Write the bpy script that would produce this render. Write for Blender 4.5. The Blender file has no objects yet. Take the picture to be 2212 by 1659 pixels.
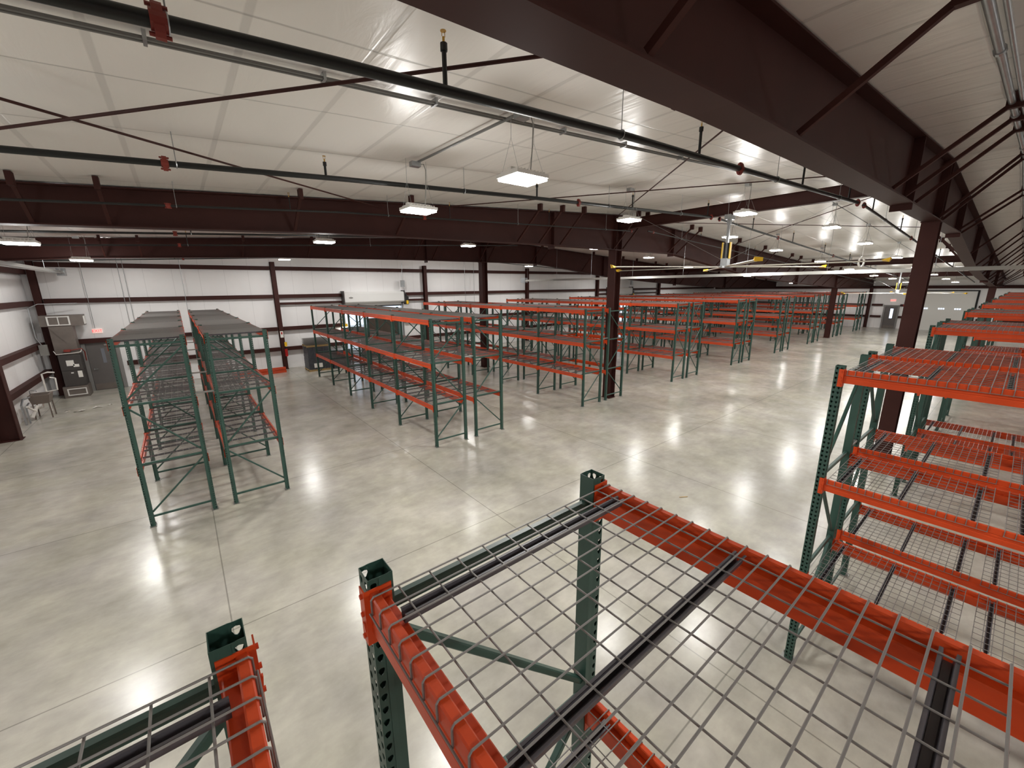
import bpy, bmesh, math, random
from mathutils import Vector, Matrix
random.seed(7)
S = bpy.context.scene
COL = S.collection
PI = math.pi

# ------------------------------------------------------------------ camera
CAMZ = 4.507
F_PX = 879.7
YAW, PITCH, ROLL = 0.67063, 0.23235, -0.01062
cam_d = bpy.data.cameras.new('camera')
cam = bpy.data.objects.new('camera', cam_d)
COL.objects.link(cam)
cy_, sy_, cp_, sp_ = math.cos(YAW), math.sin(YAW), math.cos(PITCH), math.sin(PITCH)
Fv = Vector((sy_ * cp_, cy_ * cp_, -sp_))
Rv = Vector((cy_, -sy_, 0))
Uv = Rv.cross(Fv)
R2 = Rv * math.cos(ROLL) + Uv * math.sin(ROLL)
U2 = -Rv * math.sin(ROLL) + Uv * math.cos(ROLL)
M = Matrix((R2, U2, -Fv)).transposed().to_4x4()
M.translation = Vector((0, 0, CAMZ))
cam.matrix_world = M
cam_d.sensor_fit = 'HORIZONTAL'
cam_d.sensor_width = 36.0
cam_d.lens = 36.0 * F_PX / 2212.0
cam_d.shift_x = (1106 - 1097.35) / 2212.0
cam_d.shift_y = (827.1 - 829.5) / 2212.0
cam_d.clip_start = 0.05
cam_d.clip_end = 300
S.camera = cam

# ------------------------------------------------------------------ world and exposure
w = bpy.data.worlds.new('world')
S.world = w
w.use_nodes = True
w.node_tree.nodes['Background'].inputs[0].default_value = (0.62, 0.72, 0.85, 1)
w.node_tree.nodes['Background'].inputs[1].default_value = 1.6
S.view_settings.view_transform = 'Standard'
S.view_settings.look = 'None'
S.view_settings.gamma = 1.0
S.view_settings.use_curve_mapping = False
S.view_settings.exposure = 0.12
S.cycles.max_bounces = 8
S.cycles.diffuse_bounces = 5
S.cycles.glossy_bounces = 3
S.cycles.caustics_reflective = False
S.cycles.caustics_refractive = False
S.cycles.sample_clamp_indirect = 4.0
S.cycles.adaptive_threshold = 0.02
LAMP_W = 84.0
FILL_W = 34.0

# ------------------------------------------------------------------ materials
def s2l(c):
    return tuple(((x / 255) / 12.92 if x / 255 <= 0.04045 else ((x / 255 + 0.055) / 1.055) ** 2.4) for x in c) + (1,)

def mat(name, rgb, rough=0.5, metal=0.0, spec=0.5, noise=0.0, nscale=4.0, bump=0.0, bscale=40.0, coat=0.0, emit=None, estr=0.0):
    m = bpy.data.materials.new(name)
    m.use_nodes = True
    nt = m.node_tree
    b = nt.nodes['Principled BSDF']
    c = s2l(rgb)
    b.inputs['Base Color'].default_value = c
    b.inputs['Roughness'].default_value = rough
    b.inputs['Metallic'].default_value = metal
    b.inputs['Specular IOR Level'].default_value = spec
    if coat:
        b.inputs['Coat Weight'].default_value = coat
        b.inputs['Coat Roughness'].default_value = 0.15
    if emit:
        b.inputs['Emission Color'].default_value = s2l(emit)
        b.inputs['Emission Strength'].default_value = estr
    tc = nt.nodes.new('ShaderNodeTexCoord')
    if noise:
        n = nt.nodes.new('ShaderNodeTexNoise')
        n.inputs['Scale'].default_value = nscale
        n.inputs['Detail'].default_value = 5
        nt.links.new(tc.outputs['Object'], n.inputs['Vector'])
        r = nt.nodes.new('ShaderNodeMapRange')
        r.inputs['From Min'].default_value = 0.3
        r.inputs['From Max'].default_value = 0.7
        r.inputs['To Min'].default_value = 1 - noise
        r.inputs['To Max'].default_value = 1 + noise
        nt.links.new(n.outputs['Fac'], r.inputs['Value'])
        mx = nt.nodes.new('ShaderNodeVectorMath')
        mx.operation = 'SCALE'
        mx.inputs[0].default_value = c[:3]
        nt.links.new(r.outputs['Result'], mx.inputs['Scale'])
        nt.links.new(mx.outputs['Vector'], b.inputs['Base Color'])
    if bump:
        n2 = nt.nodes.new('ShaderNodeTexNoise')
        n2.inputs['Scale'].default_value = bscale
        n2.inputs['Detail'].default_value = 3
        nt.links.new(tc.outputs['Object'], n2.inputs['Vector'])
        bp = nt.nodes.new('ShaderNodeBump')
        bp.inputs['Strength'].default_value = bump
        bp.inputs['Distance'].default_value = 0.01
        nt.links.new(n2.outputs['Fac'], bp.inputs['Height'])
        nt.links.new(bp.outputs['Normal'], b.inputs['Normal'])
    return m

M_ = {}
M_['green'] = mat('rack_green_paint', (46, 76, 67), 0.42, 0, 0.5, 0.10, 3)
M_['orange'] = mat('beam_orange_paint', (196, 70, 30), 0.36, 0, 0.3, 0.08, 6, 0.05, 30)
M_['wire'] = mat('grey_steel_wire', (124, 121, 118), 0.45, 0.15)
M_['channel'] = mat('dark_support_channel', (84, 81, 86), 0.4, 0.2)
M_['spacer'] = mat('galvanised_spacer', (150, 150, 146), 0.4, 0.7)
M_['galv'] = mat('galvanised_steel', (165, 168, 170), 0.35, 0.8, 0.5, 0.1, 9)
M_['red_iron'] = mat('red_oxide_primer', (60, 31, 27), 0.6, 0, 0.22, 0.10, 2)
M_['pipe'] = mat('black_pipe', (20, 22, 22), 0.45, 0.1)
M_['coupling'] = mat('orange_coupling', (128, 46, 36), 0.5)
M_['conduit'] = mat('conduit_grey', (116, 116, 114), 0.45, 0.3)
M_['white_metal'] = mat('white_painted_metal', (225, 224, 220), 0.35)
M_['hood'] = mat('coil_hood_white', (226, 226, 224), 0.35)
M_['grey_door'] = mat('grey_door_paint', (98, 94, 92), 0.45, 0, 0.5, 0.04)
M_['grey_frame'] = mat('grey_frame_paint', (128, 126, 124), 0.45)
M_['duct'] = mat('duct_sheet_metal', (118, 110, 104), 0.5, 0.4, 0.5, 0.08, 5)
M_['furnace'] = mat('furnace_dark_grey', (66, 62, 60), 0.5)
M_['black'] = mat('black_plastic', (22, 22, 24), 0.45)
M_['yellow'] = mat('yellow_plastic', (236, 190, 40), 0.4)
M_['blade'] = mat('fan_blade_aluminium', (214, 210, 200), 0.3, 0.3)
M_['heater'] = mat('aluminised_reflector', (190, 190, 186), 0.28, 0.7)
M_['wood'] = mat('pallet_wood', (188, 160, 112), 0.7, 0, 0.3, 0.15, 12)
M_['brass'] = mat('brass', (190, 150, 70), 0.35, 0.8)
M_['red'] = mat('red_paint', (170, 26, 26), 0.35)
M_['paper'] = mat('white_paper', (232, 230, 224), 0.6)
M_['sink'] = mat('sink_grey', (112, 102, 94), 0.5)
M_['pvc'] = mat('white_pvc', (230, 228, 222), 0.35)
M_['wrap'] = mat('shrink_wrapped_wire', (84, 86, 92), 0.35, 0.2, 0.5, 0.2, 30, 0.4, 60)
M_['brown'] = mat('brown_canvas', (70, 60, 52), 0.7, 0, 0.3, 0.2, 3)
M_['day'] = mat('daylight_panel', (235, 240, 245), 0.6)
M_['asphalt'] = mat('outdoor_concrete', (190, 188, 182), 0.8, 0, 0.3, 0.1, 2)
M_['red_sign'] = mat('exit_letters_red', (230, 60, 70), 0.4, emit=(255, 60, 70), estr=1.2)
M_['sign_face'] = mat('exit_sign_face', (245, 225, 215), 0.4, emit=(255, 215, 205), estr=0.35)
M_['lens'] = mat('led_lens', (255, 255, 250), 0.4, emit=(255, 250, 240), estr=34.0)
M_['glass'] = mat('door_lite_glass', (190, 205, 220), 0.05, 0.0, 0.8, emit=(215, 230, 255), estr=1.6)
M_['glass_dim'] = mat('dim_door_glass', (120, 124, 132), 0.08, 0.0, 0.8)
M_['rubber'] = mat('black_rubber', (18, 18, 18), 0.7)
M_['pallet_scrap'] = mat('clear_plastic_scrap', (215, 212, 205), 0.25)

def floor_mat():
    m = bpy.data.materials.new('polished_concrete')
    m.use_nodes = True
    nt = m.node_tree
    L = nt.links
    b = nt.nodes['Principled BSDF']
    tc = nt.nodes.new('ShaderNodeTexCoord')
    def noise(scale, detail, dist=0.0, rough=0.5, stretch=None):
        n = nt.nodes.new('ShaderNodeTexNoise')
        n.inputs['Scale'].default_value = scale
        n.inputs['Detail'].default_value = detail
        n.inputs['Distortion'].default_value = dist
        n.inputs['Roughness'].default_value = rough
        if stretch:
            mp = nt.nodes.new('ShaderNodeMapping')
            mp.inputs['Scale'].default_value = stretch
            L.new(tc.outputs['Object'], mp.inputs['Vector'])
            L.new(mp.outputs['Vector'], n.inputs['Vector'])
        else:
            L.new(tc.outputs['Object'], n.inputs['Vector'])
        return n
    def mr(src, a, bb, c, d):
        r = nt.nodes.new('ShaderNodeMapRange')
        r.inputs['From Min'].default_value = a
        r.inputs['From Max'].default_value = bb
        r.inputs['To Min'].default_value = c
        r.inputs['To Max'].default_value = d
        L.new(src, r.inputs['Value'])
        return r.outputs['Result']
    def mul(a, bb):
        x = nt.nodes.new('ShaderNodeMath')
        x.operation = 'MULTIPLY'
        L.new(a, x.inputs[0])
        L.new(bb, x.inputs[1])
        return x.outputs[0]
    n1 = mr(noise(0.45, 5, 0.2).outputs['Fac'], 0.0, 1.0, 0.50, 1.42)
    n2 = mr(noise(1.9, 5, 0.0, 0.6).outputs['Fac'], 0.0, 1.0, 0.60, 1.36)
    n3 = mr(noise(7, 4, 0.0, 0.6, (0.5, 1.2, 1)).outputs['Fac'], 0.0, 1.0, 0.85, 1.14)
    f = mul(mul(n1, n2), n3)
    sep = nt.nodes.new('ShaderNodeSeparateXYZ')
    L.new(tc.outputs['Object'], sep.inputs[0])
    def joint(out, off):
        a = nt.nodes.new('ShaderNodeMath'); a.operation = 'SUBTRACT'; L.new(out, a.inputs[0]); a.inputs[1].default_value = off
        p = nt.nodes.new('ShaderNodeMath'); p.operation = 'PINGPONG'; L.new(a.outputs[0], p.inputs[0]); p.inputs[1].default_value = 2.25
        return mr(p.outputs[0], 0.004, 0.012, 0.55, 1.0)
    f = mul(f, mul(joint(sep.outputs['X'], -0.08), joint(sep.outputs['Y'], 5.97)))
    cr = nt.nodes.new('ShaderNodeMix'); cr.data_type = 'RGBA'
    L.new(mr(noise(0.8, 5, 0.2).outputs['Fac'], 0.2, 0.8, 0, 1), cr.inputs['Factor'])
    cr.inputs['A'].default_value = s2l((168, 164, 158))
    cr.inputs['B'].default_value = s2l((172, 169, 153))
    mx = nt.nodes.new('ShaderNodeVectorMath'); mx.operation = 'SCALE'
    L.new(cr.outputs['Result'], mx.inputs[0])
    L.new(f, mx.inputs['Scale'])
    L.new(mx.outputs['Vector'], b.inputs['Base Color'])
    b.inputs['Roughness'].default_value = 0.22
    b.inputs['Specular IOR Level'].default_value = 0.34
    bp = nt.nodes.new('ShaderNodeBump')
    bp.inputs['Strength'].default_value = 0.05
    bp.inputs['Distance'].default_value = 0.01
    L.new(noise(16, 2).outputs['Fac'], bp.inputs['Height'])
    L.new(bp.outputs['Normal'], b.inputs['Normal'])
    return m

def ceiling_mat():
    m = bpy.data.materials.new('white_vinyl_liner')
    m.use_nodes = True
    nt = m.node_tree
    L = nt.links
    b = nt.nodes['Principled BSDF']
    tc = nt.nodes.new('ShaderNodeTexCoord')
    sep = nt.nodes.new('ShaderNodeSeparateXYZ')
    L.new(tc.outputs['Object'], sep.inputs[0])
    def band(out, off, per, w0, w1, lo):
        a = nt.nodes.new('ShaderNodeMath'); a.operation = 'SUBTRACT'; L.new(out, a.inputs[0]); a.inputs[1].default_value = off
        p = nt.nodes.new('ShaderNodeMath'); p.operation = 'PINGPONG'; L.new(a.outputs[0], p.inputs[0]); p.inputs[1].default_value = per / 2
        r = nt.nodes.new('ShaderNodeMapRange')
        r.inputs['From Min'].default_value = w0; r.inputs['From Max'].default_value = w1
        r.inputs['To Min'].default_value = lo; r.inputs['To Max'].default_value = 1.0
        L.new(p.outputs[0], r.inputs['Value'])
        return r.outputs['Result']
    wv = nt.nodes.new('ShaderNodeTexNoise'); wv.inputs['Scale'].default_value = 0.5
    L.new(tc.outputs['Object'], wv.inputs['Vector'])
    ws = nt.nodes.new('ShaderNodeMath'); ws.operation = 'MULTIPLY_ADD'; L.new(wv.outputs['Fac'], ws.inputs[0]); ws.inputs[1].default_value = 0.12
    L.new(sep.outputs['Y'], ws.inputs[2])
    bx = band(sep.outputs['X'], -0.22, 0.89, 0.022, 0.034, 0.84)
    by = band(ws.outputs[0], 3.70, 1.5, 0.004, 0.016, 0.70)
    mu = nt.nodes.new('ShaderNodeMath'); mu.operation = 'MULTIPLY'
    L.new(bx, mu.inputs[0]); L.new(by, mu.inputs[1])
    mx = nt.nodes.new('ShaderNodeVectorMath'); mx.operation = 'SCALE'
    mx.inputs[0].default_value = s2l((240, 237, 232))[:3]
    L.new(mu.outputs[0], mx.inputs['Scale'])
    L.new(mx.outputs['Vector'], b.inputs['Base Color'])
    b.inputs['Roughness'].default_value = 0.30
    b.inputs['Specular IOR Level'].default_value = 0.32
    # the vinyl sags into soft pillows between the straps and puckers near the seams
    n = nt.nodes.new('ShaderNodeTexNoise'); n.inputs['Scale'].default_value = 1.6; n.inputs['Detail'].default_value = 5; n.inputs['Distortion'].default_value = 0.8
    mp = nt.nodes.new('ShaderNodeMapping'); mp.inputs['Scale'].default_value = (2.4, 0.5, 1)
    L.new(tc.outputs['Object'], mp.inputs['Vector']); L.new(mp.outputs['Vector'], n.inputs['Vector'])
    a1 = nt.nodes.new('ShaderNodeMath'); a1.operation = 'MULTIPLY_ADD'; L.new(n.outputs['Fac'], a1.inputs[0]); a1.inputs[1].default_value = 0.7; L.new(mu.outputs[0], a1.inputs[2])
    bp = nt.nodes.new('ShaderNodeBump'); bp.inputs['Strength'].default_value = 0.35; bp.inputs['Distance'].default_value = 0.05
    L.new(a1.outputs[0], bp.inputs['Height']); L.new(bp.outputs['Normal'], b.inputs['Normal'])
    return m

def wall_mat(axis):
    m = bpy.data.materials.new('white_wall_liner_' + axis.lower())
    m.use_nodes = True
    nt = m.node_tree
    L = nt.links
    b = nt.nodes['Principled BSDF']
    tc = nt.nodes.new('ShaderNodeTexCoord')
    sep = nt.nodes.new('ShaderNodeSeparateXYZ')
    L.new(tc.outputs['Object'], sep.inputs[0])
    p = nt.nodes.new('ShaderNodeMath'); p.operation = 'PINGPONG'; L.new(sep.outputs[axis], p.inputs[0]); p.inputs[1].default_value = 0.533
    r = nt.nodes.new('ShaderNodeMapRange')
    r.inputs['From Min'].default_value = 0.003; r.inputs['From Max'].default_value = 0.014
    r.inputs['To Min'].default_value = 0.82; r.inputs['To Max'].default_value = 1.0
    L.new(p.outputs[0], r.inputs['Value'])
    n = nt.nodes.new('ShaderNodeTexNoise'); n.inputs['Scale'].default_value = 0.7
    L.new(tc.outputs['Object'], n.inputs['Vector'])
    r2 = nt.nodes.new('ShaderNodeMapRange'); r2.inputs['To Min'].default_value = 0.93; r2.inputs['To Max'].default_value = 1.05
    L.new(n.outputs['Fac'], r2.inputs['Value'])
    mu = nt.nodes.new('ShaderNodeMath'); mu.operation = 'MULTIPLY'
    L.new(r.outputs['Result'], mu.inputs[0]); L.new(r2.outputs['Result'], mu.inputs[1])
    mx = nt.nodes.new('ShaderNodeVectorMath'); mx.operation = 'SCALE'
    mx.inputs[0].default_value = s2l((240, 239, 239))[:3]
    L.new(mu.outputs[0], mx.inputs['Scale'])
    L.new(mx.outputs['Vector'], b.inputs['Base Color'])
    b.inputs['Roughness'].default_value = 0.4
    return m
M_['floor'] = floor_mat()
M_['ceiling'] = ceiling_mat()
M_['wallx'] = wall_mat('X')
M_['wally'] = wall_mat('Y')

# ------------------------------------------------------------------ mesh builder
class MB:
    def __init__(s):
        s.v = []; s.f = []
    def add(s, vs, fs):
        o = len(s.v)
        s.v += [tuple(v) for v in vs]
        s.f += [tuple(i + o for i in f) for f in fs]
        return s
    def box(s, a, b):
        (x0, y0, z0), (x1, y1, z1) = a, b
        return s.add([(x0, y0, z0), (x1, y0, z0), (x1, y1, z0), (x0, y1, z0), (x0, y0, z1), (x1, y0, z1), (x1, y1, z1), (x0, y1, z1)],
                     [(3, 2, 1, 0), (4, 5, 6, 7), (0, 1, 5, 4), (1, 2, 6, 5), (2, 3, 7, 6), (3, 0, 4, 7)])
    def cbox(s, c, d):
        return s.box((c[0] - d[0] / 2, c[1] - d[1] / 2, c[2] - d[2] / 2), (c[0] + d[0] / 2, c[1] + d[1] / 2, c[2] + d[2] / 2))
    def frame(s, p, q, up=None):
        d = (Vector(q) - Vector(p)).normalized()
        u = Vector(up) if up else (Vector((0, 0, 1)) if abs(d.z) < 0.9 else Vector((1, 0, 0)))
        r = d.cross(u).normalized()
        return d, r, r.cross(d).normalized()
    def prof(s, p, q, pts, up=None, cap=True):
        # sweep a closed 2-D outline (right, up) from p to q
        d, r, u = s.frame(p, q, up)
        n = len(pts)
        vs = [Vector(e) + r * a + u * b for e in (p, q) for a, b in pts]
        fs = [(i, (i + 1) % n, n + (i + 1) % n, n + i) for i in range(n)]
        if cap:
            fs += [tuple(range(n))[::-1], tuple(range(n, 2 * n))]
        return s.add(vs, fs)
    def bar(s, p, q, w, h, up=None, c=0.0):
        a, b = w / 2, h / 2
        if c:
            pts = [(-a + c, -b), (a - c, -b), (a, -b + c), (a, b - c), (a - c, b), (-a + c, b), (-a, b - c), (-a, -b + c)]
        else:
            pts = [(-a, -b), (a, -b), (a, b), (-a, b)]
        return s.prof(p, q, pts, up)
    def rod(s, p, q, r, n=6, up=None, cap=True):
        return s.prof(p, q, [(r * math.cos(2 * PI * i / n), r * math.sin(2 * PI * i / n)) for i in range(n)], up, cap)
    def tube(s, pts, r, n=8, closed=False):
        P = [Vector(p) for p in pts]
        m = len(P)
        prev = None
        rings = []
        for i in range(m):
            a = P[(i - 1) % m] if (i or closed) else P[0]
            b = P[(i + 1) % m] if (i < m - 1 or closed) else P[-1]
            d = (b - a).normalized()
            if prev is None:
                u = Vector((0, 0, 1)) if abs(d.z) < 0.9 else Vector((1, 0, 0))
            else:
                u = prev
            rr = d.cross(u).normalized()
            uu = rr.cross(d).normalized()
            prev = uu
            rings.append([P[i] + rr * (r * math.cos(2 * PI * k / n)) + uu * (r * math.sin(2 * PI * k / n)) for k in range(n)])
        vs = [v for ring in rings for v in ring]
        fs = []
        for i in range(m if closed else m - 1):
            j = (i + 1) % m
            for k in range(n):
                fs.append((i * n + k, i * n + (k + 1) % n, j * n + (k + 1) % n, j * n + k))
        if not closed:
            fs += [tuple(range(n))[::-1], tuple(range((m - 1) * n, m * n))]
        return s.add(vs, fs)
    def mesh(s, name, m, smooth=False):
        me = bpy.data.meshes.new(name)
        me.from_pydata(s.v, [], s.f)
        me.materials.append(m)
        bm = bmesh.new(); bm.from_mesh(me)
        bmesh.ops.recalc_face_normals(bm, faces=bm.faces)
        bm.to_mesh(me); bm.free()
        if smooth:
            for p in me.polygons:
                p.use_smooth = True
            try:
                me.set_sharp_from_angle(angle=math.radians(40))
            except Exception:
                pass
        me.update()
        return me

def obj(name, data, parent=None, loc=None, rot=None):
    o = bpy.data.objects.new(name, data)
    COL.objects.link(o)
    if parent is not None:
        o.parent = parent
    if loc is not None:
        o.location = loc
    if rot is not None:
        o.rotation_euler = rot
    return o

def tag(o, label, cat, group=None):
    o['label'] = label
    o['category'] = cat
    if group:
        o['group'] = group
    return o

def thing(name, label, cat, loc=(0, 0, 0), rz=0, group=None):
    o = obj(name, None, None, loc, (0, 0, rz))
    o.empty_display_size = 0.2
    return tag(o, label, cat, group)

def struct(name, mb, m, parent=None, smooth=False):
    o = obj(name, mb.mesh(name, m, smooth), parent)
    if parent is None:
        o['kind'] = 'structure'
    return o

def part(name, mb, m, parent, loc=None, rot=None, label=None, smooth=False):
    o = obj(name, mb.mesh(name, m, smooth), parent, loc, rot)
    if label:
        o['label'] = label
    return o

# ------------------------------------------------------------------ building shell
X0, X1, Y0, Y1 = -4.95, 56.0, -9.0, 26.4
RX, RZ, SL, SR = 13.4, 7.06, 0.0590, 0.0560
def roof(x):
    return RZ - (SL * (RX - x) if x < RX else SR * (x - RX))
struct('floor', MB().box((X0 - .3, Y0 - .3, -0.2), (X1 + .3, Y1 + .3, 0)), M_['floor'])
T = .15
cm = MB()
for xa, xb in ((X0 - .2, RX), (RX, X1 + .2)):
    za, zb = roof(xa) + 0.01, roof(xb) + 0.01
    cm.add([(xa, Y0 - .2, za), (xb, Y0 - .2, zb), (xb, Y1 + .2, zb), (xa, Y1 + .2, za), (xa, Y0 - .2, za + T), (xb, Y0 - .2, zb + T), (xb, Y1 + .2, zb + T), (xa, Y1 + .2, za + T)],
           [(3, 2, 1, 0), (4, 5, 6, 7), (0, 1, 5, 4), (1, 2, 6, 5), (2, 3, 7, 6), (3, 0, 4, 7)])
struct('ceiling', cm, M_['ceiling'])

def wallpoly(xs, holes, y, t):
    """wall along X with a roof-shaped top; holes = (x0, x1, z0, z1)"""
    mb = MB()
    cuts = sorted(set(xs + [h[0] for h in holes] + [h[1] for h in holes]))
    for a, b in zip(cuts[:-1], cuts[1:]):
        zs = [(0, None)]
        for h in holes:
            if h[0] <= a + 1e-6 and h[1] >= b - 1e-6:
                zs = ([(0, h[2])] if h[2] > 0 else []) + [(h[3], None)]
        for z0, z1 in zs:
            za = roof(a) + .1 if z1 is None else z1
            zb = roof(b) + .1 if z1 is None else z1
            mb.add([(a, y, z0), (b, y, z0), (b, y + t, z0), (a, y + t, z0), (a, y, za), (b, y, zb), (b, y + t, zb), (a, y + t, za)],
                   [(3, 2, 1, 0), (4, 5, 6, 7), (0, 1, 5, 4), (1, 2, 6, 5), (2, 3, 7, 6), (3, 0, 4, 7)])
    return mb
DOCK = (8.0, 11.8, 0.0, 3.45)
DOCK2 = (33.6, 37.2, 0.0, 3.45)
struct('wall_north', wallpoly([X0 - .15, RX, X1 + .15], [DOCK, DOCK2], Y1, .15), M_['wallx'])
struct('wall_south', wallpoly([X0 - .15, RX, X1 + .15], [], Y0 - .15, .15), M_['wallx'])
struct('wall_west', MB().box((X0 - .15, Y0, 0), (X0, Y1, roof(X0) + .1)), M_['wally'])
struct('wall_east', MB().box((X1, Y0, 0), (X1 + .15, Y1, roof(X1) + .1)), M_['wally'])

def cgirt(p, q, out, h=.2, d=.2):
    """C shaped girt: web facing the room, flanges back to the wall; out = unit vector into the room"""
    mb = MB()
    o = Vector(out)
    P, Q = Vector(p), Vector(q)
    t = .012
    mb.prof(P + o * d, Q + o * d, [(-t / 2, -h / 2), (t / 2, -h / 2), (t / 2, h / 2), (-t / 2, h / 2)])
    for s in (-1, 1):
        c = o * (d / 2) + Vector((0, 0, s * (h / 2 - t / 2)))
        mb.prof(P + c, Q + c, [(-d / 2, -t / 2), (d / 2, -t / 2), (d / 2, t / 2), (-d / 2, t / 2)])
    return mb
ncols = [-4.6, 4.35, 13.55, 22.9, 31.9, 42.6, 55.7]
tn = [0]
def girt(p, q, out, h=.2):
    tn[0] += 1
    return struct('trim_%d' % tn[0], cgirt(p, q, out, h), M_['red_iron'])
for a, b in zip(ncols[:-1], ncols[1:]):
    for z in (5.62, 4.10, 2.30, 1.15):
        if z > roof(b) - .35:
            continue
        segs = [(a + .14, b - .14)]
        hole = DOCK if a < 8 < b else (DOCK2 if a < 34 < b else None)
        if a < -3 < b and z < 2.35:
            segs = [(a + .14, -3.78), (-2.30, b - .14)] if z < 2 else [(a + .14, b - .14)]
        if hole and z < 4.2:
            segs = [(a + .14, hole[0] - .12), (hole[1] + .12, b - .14)]
        for s, e in segs:
            if e - s > .2:
                girt((s, Y1, z), (e, Y1, z), (0, -1, 0))
    hole = DOCK if a < 8 < b else (DOCK2 if a < 34 < b else None)
    if hole:
        for s, e in ((a + .14, hole[0] - .12), (hole[1] + .12, b - .14)):
            girt((s, Y1, 3.70), (e, Y1, 3.70), (0, -1, 0), .12)
for ya, yb in ((-8.8, 1.45), (1.9, 9.95), (10.4, 18.75), (19.2, 26.2)):
    for z in (5.3, 4.02, 2.27, 1.10):
        girt((X0, ya, z), (X0, yb, z), (1, 0, 0))
for z in (2.9, 2.3, 1.15):
    for ya, yb in ((-8.8, 1.4), (1.9, 2.7), (7.0, 7.85) if z < 2.5 else (7.0, 10.0), (9.15, 10.0) if z < 2.5 else (10.4, 18.8), (10.4, 18.8) if z < 2.5 else (19.3, 26.1), (19.3, 26.1)):
        if z < 2.5:
            girt((X1, ya, z), (X1, yb, z), (-1, 0, 0))
girt((X1, -8.8, 4.05), (X1, 26.1, 4.05), (-1, 0, 0), .28)

# steel rafters --------------------------------------------------------------
BOT = [(-4.46, 4.98), (-3.9, 5.40), (-2, 5.55), (3.2, 5.74), (9.1, 5.82), (17.2, 5.84), (18.6, 5.70), (24.2, 5.10), (30, 4.72), (37.4, 4.37), (42.6, 4.16), (48, 4.16), (55.8, 4.10)]
def botz(x):
    for (a, za), (b, zb) in zip(BOT[:-1], BOT[1:]):
        if a <= x <= b:
            return za + (zb - za) * (x - a) / (b - a)
BRX = [-1.6, -.7, 2.2, 4.5, 8.4, 9.3, 10.25, 13.1, 13.65, 16.8, 17.5, 21.3, 24.4, 26.0, 28.4, 29.9, 32.2, 33.8, 36.5, 38.6, 41.8, 43.4, 46.5, 49.5]
def rafter(y, label):
    t = thing('steel_rafter', label, 'roof beam', (0, y, 0), group='roof rafters')
    xs = sorted(set([b[0] for b in BOT] + [RX]))
    web = MB()
    lo = [(x, botz(x)) for x in xs]
    hi = [(x, roof(x) - .012) for x in xs]
    n = len(xs)
    vs = [(x, s * .006, z) for s in (-1, 1) for x, z in lo + hi]
    fs = []
    for i in range(n - 1):
        fs += [(i, i + 1, n + i + 1, n + i), (2 * n + i, 2 * n + n + i, 2 * n + n + i + 1, 2 * n + i + 1)]
    web.add(vs, fs)
    part('web', web, M_['red_iron'], t)
    bf, tf = MB(), MB()
    for mbx, line, dz in ((bf, lo, -.01), (tf, hi, -.01)):
        vs = []
        for x, z in line:
            vs += [(x, -.15, z + dz - .01), (x, .15, z + dz - .01), (x, .15, z + dz + .01), (x, -.15, z + dz + .01)]
        fs = [(0, 1, 2, 3), (4 * n - 4, 4 * n - 1, 4 * n - 2, 4 * n - 3)]
        for i in range(n - 1):
            for k in range(4):
                fs.append((4 * i + k, 4 * i + 4 + k, 4 * i + 4 + (k + 1) % 4, 4 * i + (k + 1) % 4))
        mbx.add(vs, fs)
    part('bottom_flange', bf, M_['red_iron'], t)
    part('top_flange', tf, M_['red_iron'], t)
    for x in (RX - .16, RX + .16, 9.95, 17.25, 23.6, 33.2, 42.4):
        sp = MB().box((x - .008, -.145, botz(x) - (.12 if x in (9.95, 17.25, 33.2) else 0)), (x + .008, .145, roof(x) - .02))
        if x in (9.95, 17.25, 33.2):
            sp.box((x + .01, -.145, botz(x) - .12), (x + .026, .145, roof(x) - .02))
            part('splice_plate', sp, M_['red_iron'], t)
        else:
            part('stiffener', sp, M_['red_iron'], t)
    for x in BRX:
        for s in (-1, 1):
            if x > 30 and s > 0:
                continue
            z0 = botz(x) + .03
            rz = roof(x)
            reach = min(1.10, (rz - z0) * 1.35)
            b = MB()
            b.bar((x, s * .13, z0), (x, s * reach, rz - .14), .05, .05, (1, 0, 0))
            b.box((x - .035, min(s * (reach - .05), s * (reach + .10)), rz - .19), (x + .035, max(s * (reach - .05), s * (reach + .10)), rz - .004))
            part('flange_brace', b, M_['red_iron'], t)
    return t
RY = (1.65, 10.17, 19.0)
rafter(RY[0], 'large dark brown rafter crossing overhead, nearest the camera')
rafter(RY[1], 'dark brown rafter carried by the column inside the third rack pair, second from the camera')
rafter(RY[2], 'dark brown rafter nearest the far wall of white panels')
rafter(-6.9, 'dark brown rafter behind the camera')

def hcol(x, y, ztop, label, fw=.42, d=.30):
    t = thing('steel_column', label, 'column', (x, y, 0), group='interior columns')
    for s in (-1, 1):
        part('flange', MB().box((s * d / 2 - .008, -fw / 2, .02), (s * d / 2 + .008, fw / 2, ztop)), M_['red_iron'], t)
    part('web', MB().box((-d / 2 + .008, -.006, .02), (d / 2 - .008, .006, ztop)), M_['red_iron'], t)
    part('base_plate', MB().box((-d / 2 - .03, -fw / 2 - .03, 0), (d / 2 + .03, fw / 2 + .03, .022)), M_['red_iron'], t)
    part('cap_plate', MB().box((-d / 2 - .05, -.16, ztop), (d / 2 + .05, .16, ztop + .018)), M_['red_iron'], t)
    return t
zc = botz(RX) - .04
hcol(RX, RY[0], zc, 'reddish brown column under the nearest rafter, behind the big rack on the right', .30, .32)
hcol(RX, RY[1] + .03, zc, 'reddish brown column standing inside the end frame of the third rack pair', .34, .34)
hcol(RX, RY[2], zc, 'reddish brown column beyond the second rack pair, seen through its top shelves', .34, .34)
zc2 = botz(42.6) - .04
hcol(42.6, RY[1], zc2, 'brown column among the far racks, near the east wall', .34, .34)
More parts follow.
